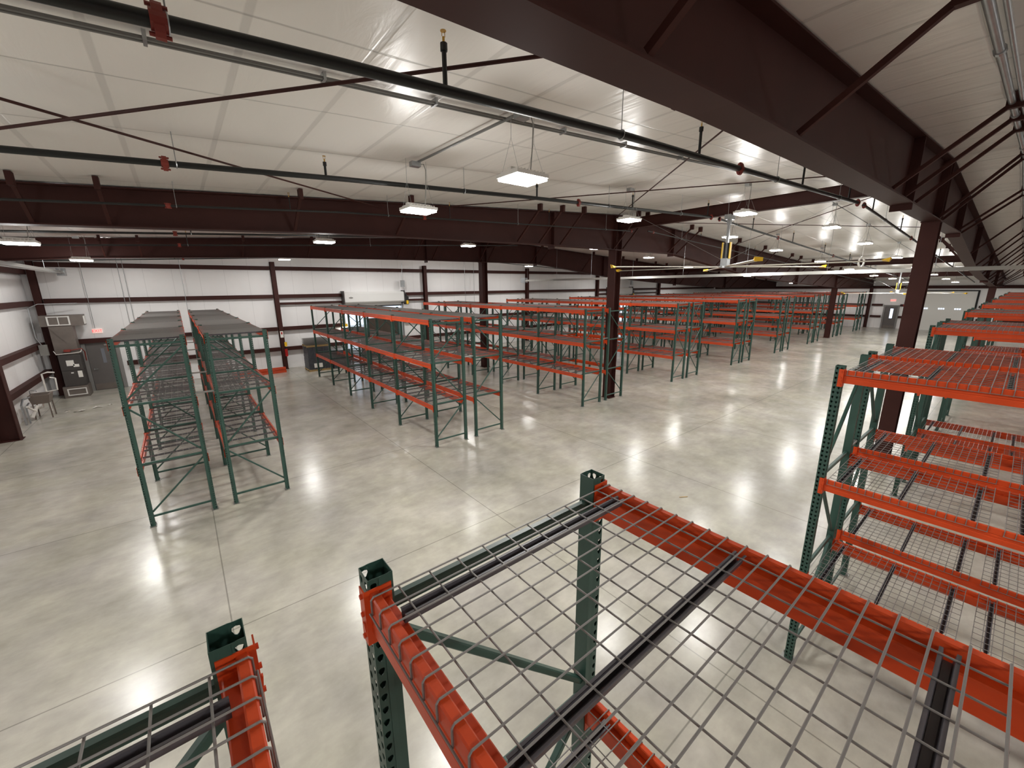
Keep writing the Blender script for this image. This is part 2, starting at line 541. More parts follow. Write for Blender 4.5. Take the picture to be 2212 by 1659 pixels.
hcol(42.6, RY[0], zc2, 'brown column standing far off between the right hand racks', .34, .34)
# wall columns
def wcol(x, y, ztop, label, w_=.2, d=.2):
    t = thing('wall_column', label, 'column', (x, y, 0), group='wall columns')
    for s in (-1, 1):
        part('flange', MB().box((-w_ / 2, s * d / 2 - .006, .016), (w_ / 2, s * d / 2 + .006, ztop)), M_['red_iron'], t)
    part('web', MB().box((-.005, -d / 2 + .006, .016), (.005, d / 2 - .006, ztop)), M_['red_iron'], t)
    part('base_plate', MB().box((-w_ / 2 - .03, -d / 2 - .03, 0), (w_ / 2 + .03, d / 2 + .02, .016)), M_['red_iron'], t)
    return t
wl = ['brown wall column in the far left corner behind the heating unit', 'brown wall column with fire extinguisher, between the first and second rack pairs', 'brown wall column to the right of the dock door', 'brown wall column left of the column inside the third rack pair', 'brown wall column just right of the column inside the third rack pair', 'brown wall column right of the second roll-up door']
for x, l in zip(ncols[:-1], wl):
    wcol(x, Y1 - .22, min(roof(x) - .3, 5.95) if x > -4 else roof(x) - .05, l, .22, .24)
wcol(55.72, 10.23, 4.2, 'brown wall column left of the distant grey exit door', .24, .24)
t = thing('frame_column', 'wide brown tapered column at the left edge by the side wall', 'column', (-4.66, 19.0, 0), group='wall columns')
part('flange', MB().box((.17, -.15, .02), (.19, .15, 4.95)), M_['red_iron'], t)
part('flange', MB().box((-.26, -.15, .02), (-.24, .15, 5.9)), M_['red_iron'], t)
part('web', MB().box((-.24, -.006, .02), (.17, .006, 5.7)), M_['red_iron'], t)
part('base_plate', MB().box((-.28, -.18, 0), (.23, .18, .02)), M_['red_iron'], t)
for y, l in ((RY[1], 'brown tapered column of the second frame by the side wall'), (RY[0], 'brown tapered column of the nearest frame by the side wall')):
    t = thing('frame_column', l, 'column', (-4.66, y, 0), group='wall columns')
    part('flange', MB().box((.17, -.15, 0), (.19, .15, 4.95)), M_['red_iron'], t)
    part('web', MB().box((-.26, -.006, 0), (.17, .006, 5.7)), M_['red_iron'], t)

# strut beams under the ridge
def ybeam(x, ya, yb, zb, zt, label):
    t = thing('strut_beam', label, 'beam', (x, 0, 0), group='strut beams between rafters')
    part('web', MB().box((-.006, ya, zb), (.006, yb, zt)), M_['red_iron'], t)
    part('bottom_flange', MB().box((-.09, ya, zb - .012), (.09, yb, zb)), M_['red_iron'], t)
    part('top_flange', MB().box((-.09, ya, zt), (.09, yb, zt + .012)), M_['red_iron'], t)
ybeam(RX, RY[0] + .02, RY[1] - .02, 6.54, 6.86, 'brown ridge beam carrying the big ceiling fan')
ybeam(RX, RY[1] + .02, RY[2] - .02, 6.54, 6.86, 'brown ridge beam between the second and third rafters')
ybeam(31.8, RY[0] + .02, RY[1] - .02, 5.5, 5.82, 'brown strut beam over the fifth rack pair')
ybeam(31.8, RY[1] + .02, RY[2] - .02, 5.5, 5.82, 'brown strut beam beyond the second rafter over the fifth rack pair')
ybeam(42.6, RY[0] + .02, RY[1] - .02, 4.9, 5.2, 'brown strut beam in the distance near the east wall')
# roof bracing rods
def rodthing(p, q, label, r=.014, tb=None):
    t = thing('brace_rod', label, 'rod', group='diagonal roof brace rods')
    part('rod', MB().rod(p, q, r, 8), M_['red_iron'], t, smooth=True)
    if tb is not None:
        c = Vector(p).lerp(Vector(q), tb)
        d = (Vector(q) - Vector(p)).normalized()
        part('turnbuckle', MB().rod(c - d * .07, c + d * .07, r * 2.1, 8), M_['red_iron'], t)
rodthing((-4.7, 1.9, 5.75), (4.12, 10.0, 6.36), 'thin brown brace rod running from upper left to the second rafter', .013)
rodthing((-4.7, 10.0, 5.75), (3.05, 1.85, 6.2), 'brown brace rod crossing over the black pipe to the nearest rafter', .015, .93)
rodthing((5.0, 10.0, 6.42), (12.9, 1.85, 6.86), 'thin dark brace rod from the second rafter to the right', .012)
rodthing((4.9, 1.9, 6.38), (12.9, 10.0, 6.84), 'thin dark brace rod sloping down to the ridge at the second rafter', .012)
rodthing((13.9, 1.9, 6.85), (22.5, 10.0, 6.38), 'thin brace rod right of the ceiling fan, rising to the left', .012)
rodthing((13.9, 10.0, 6.85), (22.5, 1.9, 6.38), 'thin brace rod right of the ceiling fan, rising to the right', .012)

# ------------------------------------------------------------------ racks
POST_H, LEGS = 3.68, 1.0
PW = .038
def post_mesh():
    mb = MB()
    pitch, n = .0508, 72
    def face(o, ax, wdt, cols):
        # plane from o along ax (horizontal) and z; cols: list of (start,end,hasholes)
        o, ax = Vector(o), Vector(ax)
        for a, b, hole in cols:
            if not hole:
                mb.add([o + ax * a, o + ax * b, o + ax * b + Vector((0, 0, POST_H)), o + ax * a + Vector((0, 0, POST_H))], [(0, 1, 2, 3)])
                continue
            c = (a + b) / 2
            z0 = POST_H - n * pitch
            if z0 > 0:
                mb.add([o + ax * a, o + ax * b, o + ax * b + Vector((0, 0, z0)), o + ax * a + Vector((0, 0, z0))], [(0, 1, 2, 3)])
            for i in range(n):
                zb, zt = z0 + i * pitch, z0 + (i + 1) * pitch
                zm = (zb + zt) / 2
                outer = [(a, zb), (c, zb), (b, zb), (b, zm), (b, zt), (c, zt), (a, zt), (a, zm)]
                rw, rt, rb = .0108, .0112, .0160
                inner = [(c - rw * .45, zm - rb * .8), (c, zm - rb), (c + rw * .45, zm - rb * .8), (c + rw * .95, zm), (c + rw * .8, zm + rt * .75), (c, zm + rt), (c - rw * .8, zm + rt * .75), (c - rw * .95, zm)]
                vs = [o + ax * p[0] + Vector((0, 0, p[1])) for p in outer + inner]
                mb.add(vs, [(k, (k + 1) % 8, 8 + (k + 1) % 8, 8 + k) for k in range(8)])
    w2 = PW * 2
    face((-PW, -PW, 0), (0, 1, 0), w2, [(0, PW, 1), (PW, w2, 1)])
    face((-PW, PW, 0), (1, 0, 0), w2, [(0, .032, 1), (.032, w2, 0)])
    face((-PW, -PW, 0), (1, 0, 0), w2, [(0, .032, 1), (.032, w2, 0)])
    face((PW, -PW, 0), (0, 1, 0), w2, [(0, w2, 0)])
    me = bpy.data.meshes.new('post')
    me.from_pydata(mb.v, [], mb.f)
    me.materials.append(M_['green'])
    bm = bmesh.new(); bm.from_mesh(me)
    bmesh.ops.remove_doubles(bm, verts=bm.verts, dist=1e-5)
    bmesh.ops.recalc_face_normals(bm, faces=bm.faces)
    bmesh.ops.solidify(bm, geom=bm.faces[:], thickness=.002)
    bm.to_mesh(me); bm.free()
    me.update()
    return me
ME_POST = post_mesh()

HBR = MB().bar((PW, 0, 0), (LEGS - PW, 0, 0), .032, .042, None, .006).mesh('horizontal_brace', M_['green'])
DIAG = ((PW, .29, LEGS - PW, 1.19), (LEGS - PW, 1.375, PW, 2.375), (PW, 2.56, LEGS - PW, 3.455))
ME_D = {}
for mir in (0, 1):
    ME_D[mir] = []
    for x0, z0, x1, z1 in DIAG:
        if mir:
            x0, x1 = LEGS - x0, LEGS - x1
        ME_D[mir].append(MB().bar((x0, 0, z0), (x1, 0, z1), .030, .034, (0, 1, 0), .005).mesh('diagonal_brace', M_['green']))
bpm = MB().box((-.055, -.075, 0), (.055, .075, .009))
for sx, sy in ((-.04, -.058), (.04, .058)):
    bpm.rod((sx, sy, .009), (sx, sy, .045), .008, 6)
ME_BASE = bpm.mesh('base_plate', M_['spacer'])

BAYL = 2.515
LEVELS = (3.642, 2.435, 1.23)
def beam_mesh():
    mb = MB()
    # outline in (x, z): outer face at x=-.030 towards the aisle, step on the inside
    o = [(-.032, -.135), (.026, -.135), (.030, -.131), (.030, -.045), (.026, -.041), (-.004, -.041), (-.004, -.004), (-.008, 0), (-.028, 0), (-.032, -.004),
         (-.032, -.052), (-.0295, -.055), (-.0295, -.061), (-.032, -.064), (-.032, -.078), (-.0295, -.081), (-.0295, -.087), (-.032, -.090)]
    L = (BAYL - 2 * PW) / 2
    n = len(o)
    vs = [(x, s * L, z) for s in (-1, 1) for x, z in o]
    fs = [(i, (i + 1) % n, n + (i + 1) % n, n + i) for i in range(n)] + [tuple(range(n)), tuple(range(n, 2 * n))[::-1]]
    mb.add(vs, fs)
    return mb.mesh('load_beam', M_['orange'])
ME_BEAM = beam_mesh()
def conn_mesh(s):
    # bracket at the end of a beam: plate against the post side and one wrapped round its outer face
    L = (BAYL - 2 * PW) / 2
    mb = MB()
    y0 = s * L
    mb.box((-.044, min(y0, y0 - s * .004), -.175), (.036, max(y0, y0 - s * .004), .008))
    mb.box((-.0475, min(y0 - s * .004, y0 + s * .036), -.175), (-.0435, max(y0 - s * .004, y0 + s * .036), .008))
    for z in (-.015, -.075, -.15):
        mb.rod((-.0475, y0 + s * .016, z), (-.054, y0 + s * .016, z), .0075, 6)
    mb.bar((-.0475, y0 + s * .010, -.13), (-.0505, y0 + s * .010, -.10), .012, .004)
    return mb.mesh('end_connector', M_['orange'])
ME_CONN = {s: conn_mesh(s) for s in (-1, 1)}

def deck_mesh(fine):
    n = 6 if fine else 3
    r = .0029 if fine else .0030
    mb = MB()
    W = 1.168
    # local: x from 0 (left post centre) to 1; y from 0 to W; z = 0 wire centre line
    ny = 19
    p = .0635
    y_off = (W - p * (ny - 1)) / 2
    xo = -PW - r - .001
    for i in range(ny):
        y = y_off + p * i
        if fine:
            mb.tube([(xo, y, -.058), (xo, y, -.008), (xo + .007, y, 0), (1 - xo - .007, y, 0), (1 - xo, y, -.008), (1 - xo, y, -.058)], r, n)
        else:
            mb.tube([(xo, y, -.058), (xo, y, 0), (1 - xo, y, 0), (1 - xo, y, -.058)], r, n)
    xs = [.043 + .1016 * k for k in range(10)]
    for x in xs:
        mb.rod((x, y_off - .004, -2 * r), (x, W - y_off + .004, -2 * r), r, n)
    for x in (xo + 0.0, 1 - xo):
        mb.rod((x - (r * 1.9 if x < 0 else -r * 1.9), y_off - .004, -.052), (x - (r * 1.9 if x < 0 else -r * 1.9), W - y_off + .004, -.052), r, n)
    return mb.mesh('wire_mesh', M_['wire'], False)
ME_DECK = {1: deck_mesh(1), 0: deck_mesh(0)}
def channel_mesh():
    mb = MB()
    zt = -.0065
    o = [(-.019, zt), (-.019, zt - .0015), (-.013, zt - .0015), (-.009, -.040), (.009, -.040), (.013, zt - .0015), (.019, zt - .0015), (.019, zt), (.0115, zt), (.0075, -.0375), (-.0075, -.0375), (-.0115, zt)]
    n = len(o)
    xa, xb = .012, .988
    vs = [(x, y, z) for x in (xa, xb) for y, z in o]
    fs = [(i, (i + 1) % n, n + (i + 1) % n, n + i) for i in range(n)] + [tuple(range(n)), tuple(range(n, 2 * n))[::-1]]
    mb.add(vs, fs)
    return mb.mesh('support_channel', M_['channel'])
ME_CH = channel_mesh()

ORD = ['first', 'second', 'third', 'fourth', 'fifth', 'sixth', 'seventh', 'eighth', 'ninth']
LVL = ['top', 'middle', 'bottom']
FARX = [-1.031, 5.252, 11.535, 17.866, 24.173, 30.569, 37.030, 43.456, 49.946]
YF, YN = 9.965, 1.09
FLUE = 0.376
DECKS = []

def rack_row(x, y_first, dirn, nb, mirror, label, side, pairtxt, spacer=False):
    """x = left post line; frames at y_first + dirn*k*BAYL"""
    t = thing('pallet_rack', label, 'rack', (x, y_first, 0), group='green and orange pallet racks')
    for k in range(nb + 1):
        yy = dirn * k * BAYL
        for px, pr in ((0, 0), (1, PI)):
            p_ = obj('post', ME_POST, t, (px, yy, 0), (0, 0, pr))
            obj('base_plate', ME_BASE, p_)
        for z in (.20, 1.285, 2.455, 3.545):
            obj('horizontal_brace', HBR, t, (0, yy, z))
        for me in ME_D[mirror]:
            obj('diagonal_brace', me, t, (0, yy, 0))
        if spacer:
            sm = bpy.data.meshes.get('row_spacer')
            if not sm:
                mb = MB()
                mb.bar((1 + PW, 0, 2.52), (1 + FLUE - PW, 0, 2.52), .05, .03, None, .004)
                sm = mb.mesh('row_spacer', M_['spacer'])
                sm.name = 'row_spacer'
            obj('row_spacer', sm, t, (0, yy, 0))
    for k in range(nb):
        yc = dirn * (k + .5) * BAYL
        for li, z in enumerate(LEVELS):
            for sx, rz in ((0, 0), (1, PI)):
                b = obj('load_beam', ME_BEAM, t, (sx + (-.006 if sx == 0 else .006), yc, z), (0, 0, rz))
                for s in (-1, 1):
                    obj('end_connector', ME_CONN[s], b)
            for h in (0, 1):
                # deck half: 0 = nearer the cross aisle
                a = dirn * (k * BAYL + PW + .018 + h * (1.168 + .068))
                ya = a if dirn > 0 else a - 1.168
                if abs(x - 12.911) < .01 and dirn > 0 and k in (0, 3):
                    continue
                DECKS.append((x, y_first + ya, z + .004, li, k, h, side, pairtxt))
    return t

for i, x in enumerate(FARX):
    o = ORD[i]
    rack_row(x, YF, 1, 5, 0, 'green and orange pallet rack, left row of the %s pair beyond the cross aisle' % o, 'left', o + ' far pair', True)
    rack_row(x + 1 + FLUE, YF, 1, 5, 1, 'green and orange pallet rack, right row of the %s pair beyond the cross aisle' % o, 'right', o + ' far pair')
for i, x in enumerate(FARX):
    o = ORD[i]
    nb = 2 if i < 3 else 1
    if i == 0:
        la, lb = 'pallet rack directly below the camera, left row, corner at bottom left', 'pallet rack directly below the camera, right row, wire shelf filling the foreground'
    else:
        la = 'green and orange pallet rack, left row of %s pair this side of aisle' % o
        lb = 'green and orange pallet rack, right row of %s pair this side of aisle' % o
    rack_row(x, YN, -1, nb, 0, la, 'left', o + ' near pair', True)
    rack_row(x + 1 + FLUE, YN, -1, nb, 1, lb, 'right', o + ' near pair')

# wire decks: each lies on its two beams
def pj(p):
    d = Vector(p) - Vector((0, 0, CAMZ))
    z = d.dot(Fv)
    if z < .1:
        return None
    return (1097.35 + F_PX * d.dot(R2) / z, 827.1 - F_PX * d.dot(U2) / z, z)
cand = []
for D in DECKS:
    x, y, z = D[:3]
    ps = [pj((x + a, y + b, z)) for a in (0, .25, .5, .75, 1) for b in (0, .39, .78, 1.168)]
    vis = [p for p in ps if p and -20 < p[0] < 2232 and -20 < p[1] < 1679]
    if not vis:
        continue
    qs = [p for p in ps if p]
    area = (max(p[0] for p in qs) - min(p[0] for p in qs)) * (max(p[1] for p in qs) - min(p[1] for p in qs))
    area = area * len(vis) / 20
    dist = min(p[2] for p in qs)
    cand.append((area, dist, D))
cand.sort(key=lambda c: -c[0])
BAYW = ['first', 'second', 'third', 'fourth', 'fifth']
proto = {}
for area, dist, D in cand[:300]:
    x, y, z, li, k, h, side, pt = D
    fine = 1 if dist < 7 else 0
    half = 'front' if h == 0 else 'back'
    lab = 'wire deck, %s half of %s bay, %s level, %s row, %s' % (half, BAYW[k], LVL[li], side, pt)
    t = thing('wire_deck', lab, 'wire shelf', (x, y, z), group='wire mesh decks')
    obj('wire_mesh', ME_DECK[fine], t)
    for yy in (.105, .584, 1.06):
        obj('support_channel', ME_CH, t, (0, yy, 0))
rest = cand[300:]
if rest:
    mb = MB()
    src = ME_DECK[0]
    sv = [v.co.copy() for v in src.vertices]
    sf = [tuple(p.vertices) for p in src.polygons]
    for area, dist, D in rest:
        o = Vector(D[:3])
        mb.add([v + o for v in sv], sf)
        for yy in (.105, .584, 1.06):
            mb.bar(o + Vector((.012, yy, -.024)), o + Vector((.988, yy, -.024)), .034, .034)
    me = bpy.data.meshes.new('wire_decks')
    me.from_pydata(mb.v, [], mb.f)
    me.materials.append(M_['wire'])
    st = obj('wire_decks', me)
    st['kind'] = 'stuff'
    tag(st, 'remaining grey wire decks on the most distant racks', 'wire shelf')

# ------------------------------------------------------------------ lights
def fixture_meshes():
    body = MB()
    body.box((-.24, -.19, -.02), (.24, .19, .02))
    body.box((-.20, -.035, .02), (.20, .035, .075))
    for i in range(9):
        x = -.2 + i * .05
        body.box((x - .004, -.16, .02), (x + .004, .16, .045))
    ls = MB()
    for s in (-1, 1):
        ls.box((-.225, s * .1 - .075, -.05), (.225, s * .1 + .075, -.0205))
    return body.mesh('light_housing', M_['white_metal']), ls.mesh('light_lens', M_['lens'])
ME_LB, ME_LL = fixture_meshes()
NL = [0]
def high_bay(x, y, drop=.75, label=None):
    z = roof(x) - drop
    t = thing('high_bay_light', label, 'ceiling light', (x, y, z), group='hanging warehouse lights')
    obj('light_housing', ME_LB, t)
    obj('light_lens', ME_LL, t)
    wm = MB()
    H = drop - .03
    for sx in (-.19, .19):
        wm.rod((sx, -.15, .02), (sx * .9, 0, H * .55), .0022, 4)
        wm.rod((sx, .15, .02), (sx * .9, 0, H * .55), .0022, 4)
        wm.rod((sx * .9, 0, H * .55), (sx * .9, 0, H), .003, 4)
    part('hanging_wire', wm, M_['galv'], t)
    jb = MB().box((-.09, -.05, H - .10), (.06, .05, H - .03))
    part('junction_box', jb, M_['galv'], t)
    cd = MB().tube([(.06, 0, H - .06), (.13, 0, H - .04), (.16, 0, H - .12), (.15, 0, H * .5), (.12, 0, .06)], .007, 6)
    part('power_cord', cd, M_['spacer'], t, smooth=True)
    ld = bpy.data.lights.new('lamp', 'AREA')
    ld.shape = 'RECTANGLE'
    ld.size, ld.size_y = .46, .36
    ld.energy = LAMP_W
    ld.color = (1.0, .985, .96)
    lo = obj('lamp', ld, t, (0, 0, -.055))
    # added point fill below each fixture, brightens ceiling and walls
    gd = bpy.data.lights.new('fill_light', 'POINT')
    gd.energy = FILL_W
    gd.color = (1.0, .985, .96)
    gd.shadow_soft_size = .16
    obj('fill_light', gd, t, (0, 0, -.22))
    NL[0] += 1
    return t
vis_lights = [
 (3.36, 3.92, .72, 'double panel warehouse light with cable loops above the foreground rack'),
 (3.22, 6.30, .74, 'warehouse light in front of the second rafter, at the end of the short conduit'),
 (8.75, 6.30, .74, 'warehouse light in front of the second rafter above the third rack pair'),
 (11.2, 4.70, .72, 'warehouse light in front of the ridge beam, up and left of the fan mount'),
 (-2.15, 12.05, .72, 'warehouse light at the left edge under the second rafter'),
 (-2.05, 17.9, .72, 'warehouse light hanging near the far left corner'),
 (3.34, 12.1, .72, 'warehouse light over the aisle between first and second rack pairs'),
 (15.5, 12.9, .75, 'warehouse light just left of the column inside the third rack pair'),
 (16.02, 4.16, .72, 'warehouse light behind the fan, left of the near column, highest of its line'),
 (20.3, 4.16, .72, 'warehouse light above the white cable coil'),
 (26.0, 4.12, .72, 'warehouse light just left of the near column, below the coil lamp'),
 (16.0, 7.15, .72, 'warehouse light right behind the fan mounting tube'),
 (20.6, 7.2, .72, 'warehouse light right of the fan, second of its line'),
 (26.2, 7.05, .72, 'warehouse light right of the fan, third of its line'),
 (20.1, 13.1, .72, 'warehouse light right of the column inside the third rack pair'),
 (31.6, 7.0, .72, 'distant warehouse light hanging low, fourth of the left line past the fan'),
 (37.5, 6.9, .72, 'distant warehouse light, fifth of the left line past the fan'),
 (41.2, 6.5, .70, 'distant warehouse light, sixth of the left line past the fan'),
 (46.0, 6.4, .70, 'distant warehouse light, last of the left line past the fan'),
 (31.6, 4.1, .72, 'distant warehouse light, fourth of the right line past the near column'),
 (37.6, 4.05, .72, 'distant warehouse light right of the near column'),
 (42.5, 3.9, .70, 'distant warehouse light right of the near column, one further back'),
 (46.6, 3.75, .70, 'distant warehouse light right of the near column, furthest back'),
]
for x, y, d, l in vis_lights:
    high_bay(x, y, d, l)
k = 0
for x in (-2.1, 3.3, 8.9):
    high_bay(x, -3.2, .72, 'added unseen warehouse light behind the camera, over the %s near aisle' % ORD[k]); k += 1  # out of view, added to light the near end of the room
for i, x in enumerate((26.0, 35.0, 45.0)):
    high_bay(x, 14.0, .72, 'warehouse light over the %s stretch of distant racks behind the second rafter' % ORD[i])
high_bay(-1.8, 22.4, .30, 'added fill fixture near the far left corner, hidden behind the third rafter')  # added lamp kept out of sight, lifts the dark left wall
high_bay(4.4, 23.0, .60, 'warehouse light near the far wall, left of the dock door')
for i, x in enumerate((9.6, 14.8, 20.3, 31.0, 44.0)):
    high_bay(x, 23.0, .72, 'warehouse light near the far wall, %s from the dock door' % ORD[i])
for i, x in enumerate((17.0, 28.0, 40.0)):
    high_bay(x, -4.0, .72, 'added unseen warehouse light over the near side racks, %s along the line' % ORD[i])  # also added out of view, light for the near side
high_bay(51.5, 12.5, .6, 'added fill fixture at the far end beside the distant wall column')  # added fill to brighten the east wall
high_bay(51.5, -2.5, .6, 'added unseen fill fixture at the far end of the near side racks')  # added fill out of view, same purpose for the east end
high_bay(-2.6, 5.2, .72, 'warehouse light out of view over the left end of the cross aisle')
high_bay(9.2, 14.0, .72, 'warehouse light over the second rack pair, hidden behind the second rafter')

# ------------------------------------------------------------------ pipes
def hanger(t, x, y, z, top, r):
    part('pipe_hanger', MB().rod((x, y, z + r), (x, y, top), .005, 5).tube([(x, y + (r + .008) * math.cos(a), z + (r + .008) * math.sin(a)) for a in [2 * PI * i / 10 for i in range(10)]], .006, 4, True), M_['galv'], t)
def sprig(t, x, y, z, top, r=.017):
    part('sprinkler_riser', MB().rod((x, y, z), (x, y, top - .10), r, 8).rod((x, y, top - .14), (x, y, top - .09), r * 1.5, 8), M_['pipe'], t, smooth=True)
    h = MB().rod((x, y, top - .09), (x, y, top - .05), .009, 6)
    h.rod((x - .012, y, top - .05), (x - .012, y, top - .015), .003, 4).rod((x + .012, y, top - .05), (x + .012, y, top - .015), .003, 4)
    h.rod((x, y, top - .016), (x, y, top - .012), .022, 10)
    part('sprinkler_head', h, M_['brass'], t)
def pipe_line(y, r, pts, label, sprigs=(), couplings=(), hangers=()):
    t = thing('sprinkler_pipe', label, 'pipe', group='black sprinkler pipes')
    P = [(a, y, b) for a, b in pts]
    part('pipe_run', MB().tube(P, r, 12), M_['pipe'], t, smooth=True)
    def zat(x):
        for (a, za), (b, zb) in zip(pts[:-1], pts[1:]):
            if a <= x <= b:
                return za + (zb - za) * (x - a) / (b - a)
        return pts[-1][1]
    for x in sprigs:
        sprig(t, x, y, zat(x), min(roof(x) - .06, zat(x) + .47), r * .48)
    for x in couplings:
        z = zat(x)
        c = MB().rod((x - .035, y, z), (x + .035, y, z), r * 1.35, 12)
        el = [(r * 1.25 * math.cos(q), r * 2.3 * math.sin(q)) for q in [2 * PI * i / 16 for i in range(16)]]
        c.prof((x - .022, y, z), (x + .022, y, z), el)
        c.rod((x - .045, y, z + r * 1.75), (x + .045, y, z + r * 1.75), .010, 6).rod((x - .045, y, z - r * 1.75), (x + .045, y, z - r * 1.75), .010, 6)
        part('pipe_coupling', c, M_['coupling'], t)
    for x in hangers:
        hanger(t, x, y, zat(x), roof(x), r)
    return t
pipe_line(2.964, .037, [(-4.5, 5.50), (1.04, 5.881), (3.9, 6.043), (13.15, 6.375)], 'thick black sprinkler pipe passing over the foreground, largest of all pipes', (1.79, 5.52, 9.3, 12.3), (.139, 6.72, 13.1), (.175, 3.9, 8.1, 11.6))
pipe_line(6.494, .035, [(-4.5, 5.67), (2.14, 6.043), (5.58, 6.205), (13.2, 6.508)], 'black sprinkler pipe in front of the second rafter', (1.91, 5.94, 9.12, 12.9), (.129, 7.17, 13.15), (.235, 4.22, 8.2, 11.4))
pipe_line(9.303, .019, [(-4.5, 5.62), (3.0, 6.055), (13.2, 6.393)], 'thin sprinkler pipe running along the face of the second rafter', (2.0, 5.6, 9.0), (.122, 4.9, 13.1), (.235, 4.0, 7.8, 11.66))
pipe_line(12.6, .024, [(-4.5, 5.55), (13.2, 6.42)], 'sprinkler pipe behind the second rafter', (0.5, 4.2, 8.0), (.2,), (.5, 6.0))
pipe_line(15.8, .024, [(-4.5, 5.55), (13.2, 6.42)], 'sprinkler pipe in front of the third rafter', (0.5, 4.2, 8.0), (.3,), (.5, 6.0))
pipe_line(21.5, .024, [(-4.3, 5.62), (13.2, 6.45), (30, 5.6)], 'sprinkler pipe crossing in front of the far wall', (0.2, 5.4, 9.4, 16, 22), (.5, 9.3), (3.0, 11, 19))
pipe_line(24.2, .024, [(-4.3, 5.66), (13.2, 6.45), (30, 5.6)], 'sprinkler pipe closest to the far wall', (0.2, 5.4, 9.4), (.5,), (3.0, 11, 19))
pipe_line(2.964, .032, [(13.65, 6.38), (50, 4.45)], 'black sprinkler pipe falling away to the right of the ridge behind the near column', (14.6, 18.5, 23, 28, 34, 40), (13.7, 20.5, 30), (16.2, 21, 27, 35, 43))
pipe_line(6.494, .032, [(13.65, 6.50), (50, 4.55)], 'black sprinkler pipe passing above the ceiling fan blades', (16.2, 20.2, 24.5, 29, 34, 40), (13.7, 18.6, 26), (14.9, 18.9, 24, 31, 39))
pipe_line(9.0, .02, [(13.65, 6.40), (50, 4.40)], 'thin sprinkler pipe right of the ridge beside the second rafter', (17.5, 23), (14,), (16, 22, 30))
# galvanised conduit runs
t = thing('conduit', 'grey conduit running above the black pipes to the light with cable loops', 'conduit')
for dy in (0, .045):
    part('conduit_run', MB().tube([(-4.6, 4.18 + dy, roof(-4.6) - .05), (11.0, 4.18 + dy, roof(11) - .05)], .015, 8), M_['conduit'], t, smooth=True)
for x in (.1, 1.3, 2.4, 4.3, 5.6, 7.2):
    zz = roof(x) - .05
    part('conduit_clip', MB().box((x - .012, 4.15, zz - .02), (x + .012, 4.26, zz + .045)), M_['galv'], t)
t = thing('conduit', 'short grey conduit linking the first two lights over the aisle', 'conduit')
part('conduit_run', MB().tube([(3.33, 4.0, roof(3.3) - .06), (3.25, 6.3, roof(3.3) - .06)], .018, 8), M_['conduit'], t, smooth=True)
t = thing('conduit', 'thin conduit crossing the ceiling right of the ridge beam', 'conduit')
part('conduit_run', MB().tube([(13.6, 4.15, roof(13.6) - .08), (50, 4.15, roof(50) - .08)], .012, 6), M_['galv'], t)
t = thing('conduit', 'grey pair of galvanised pipes at the upper right corner of the view', 'conduit')
part('conduit_run', MB().tube([(3.0, .55, 6.35), (13.4, .55, 6.92), (40, .55, 5.45)], .034, 12), M_['galv'], t, smooth=True)
part('conduit_run', MB().tube([(3.0, .47, 6.35), (13.4, .47, 6.92), (40, .47, 5.45)], .020, 10), M_['galv'], t, smooth=True)
for x in (6.1, 9.2, 12.4):
    part('pipe_coupling', MB().rod((x - .03, .55, 6.35 + (x - 3) * .0548), (x + .03, .55, 6.35 + (x - 3) * .0548), .045, 12), M_['galv'], t)
pipe_line(.30, .03, [(3.0, 6.2), (13.4, 6.72), (40, 5.2)], 'black sprinkler pipe beyond the galvanised pair at the upper right', (4.9, 8.2, 11.5, 15, 19, 24), (10, ), (6.5, 12))

# radiant tube heaters
def tube_heater(x, ya, yb, z, label):
    t = thing('tube_heater', label, 'heater', (x, ya, z), group='tube heaters')
    L = yb - ya
    part('burner_tube', MB().rod((0, 0, -.02), (0, L, -.02), .035, 12), M_['heater'], t, smooth=True)
    o = [(-.12, -.06), (-.075, .045), (.075, .045), (.12, -.06), (.116, -.062), (.073, .040), (-.073, .040), (-.116, -.062)]
    vs = [(a, y, b) for y in (.1, L - .1) for a, b in o]
    n = len(o)
    part('reflector', MB().add(vs, [(i, (i + 1) % n, n + (i + 1) % n, n + i) for i in range(n)]), M_['heater'], t)
    part('burner_box', MB().box((-.12, L - .1, -.14), (.12, L + .3, .16)), M_['galv'], t)
    k = 0
    y = .8
    while y < L:
        part('hanging_chain', MB().rod((0, y, .04), (0, y, roof(x) - z), .004, 4), M_['galv'], t)
        y += 2.6
    return t
tube_heater(17.6, -1.5, 20.3, 4.87, 'long silver tube heater hanging behind the ceiling fan')
tube_heater(-3.6, 14.0, 25.3, 5.28, 'silver tube heater along the left side wall')

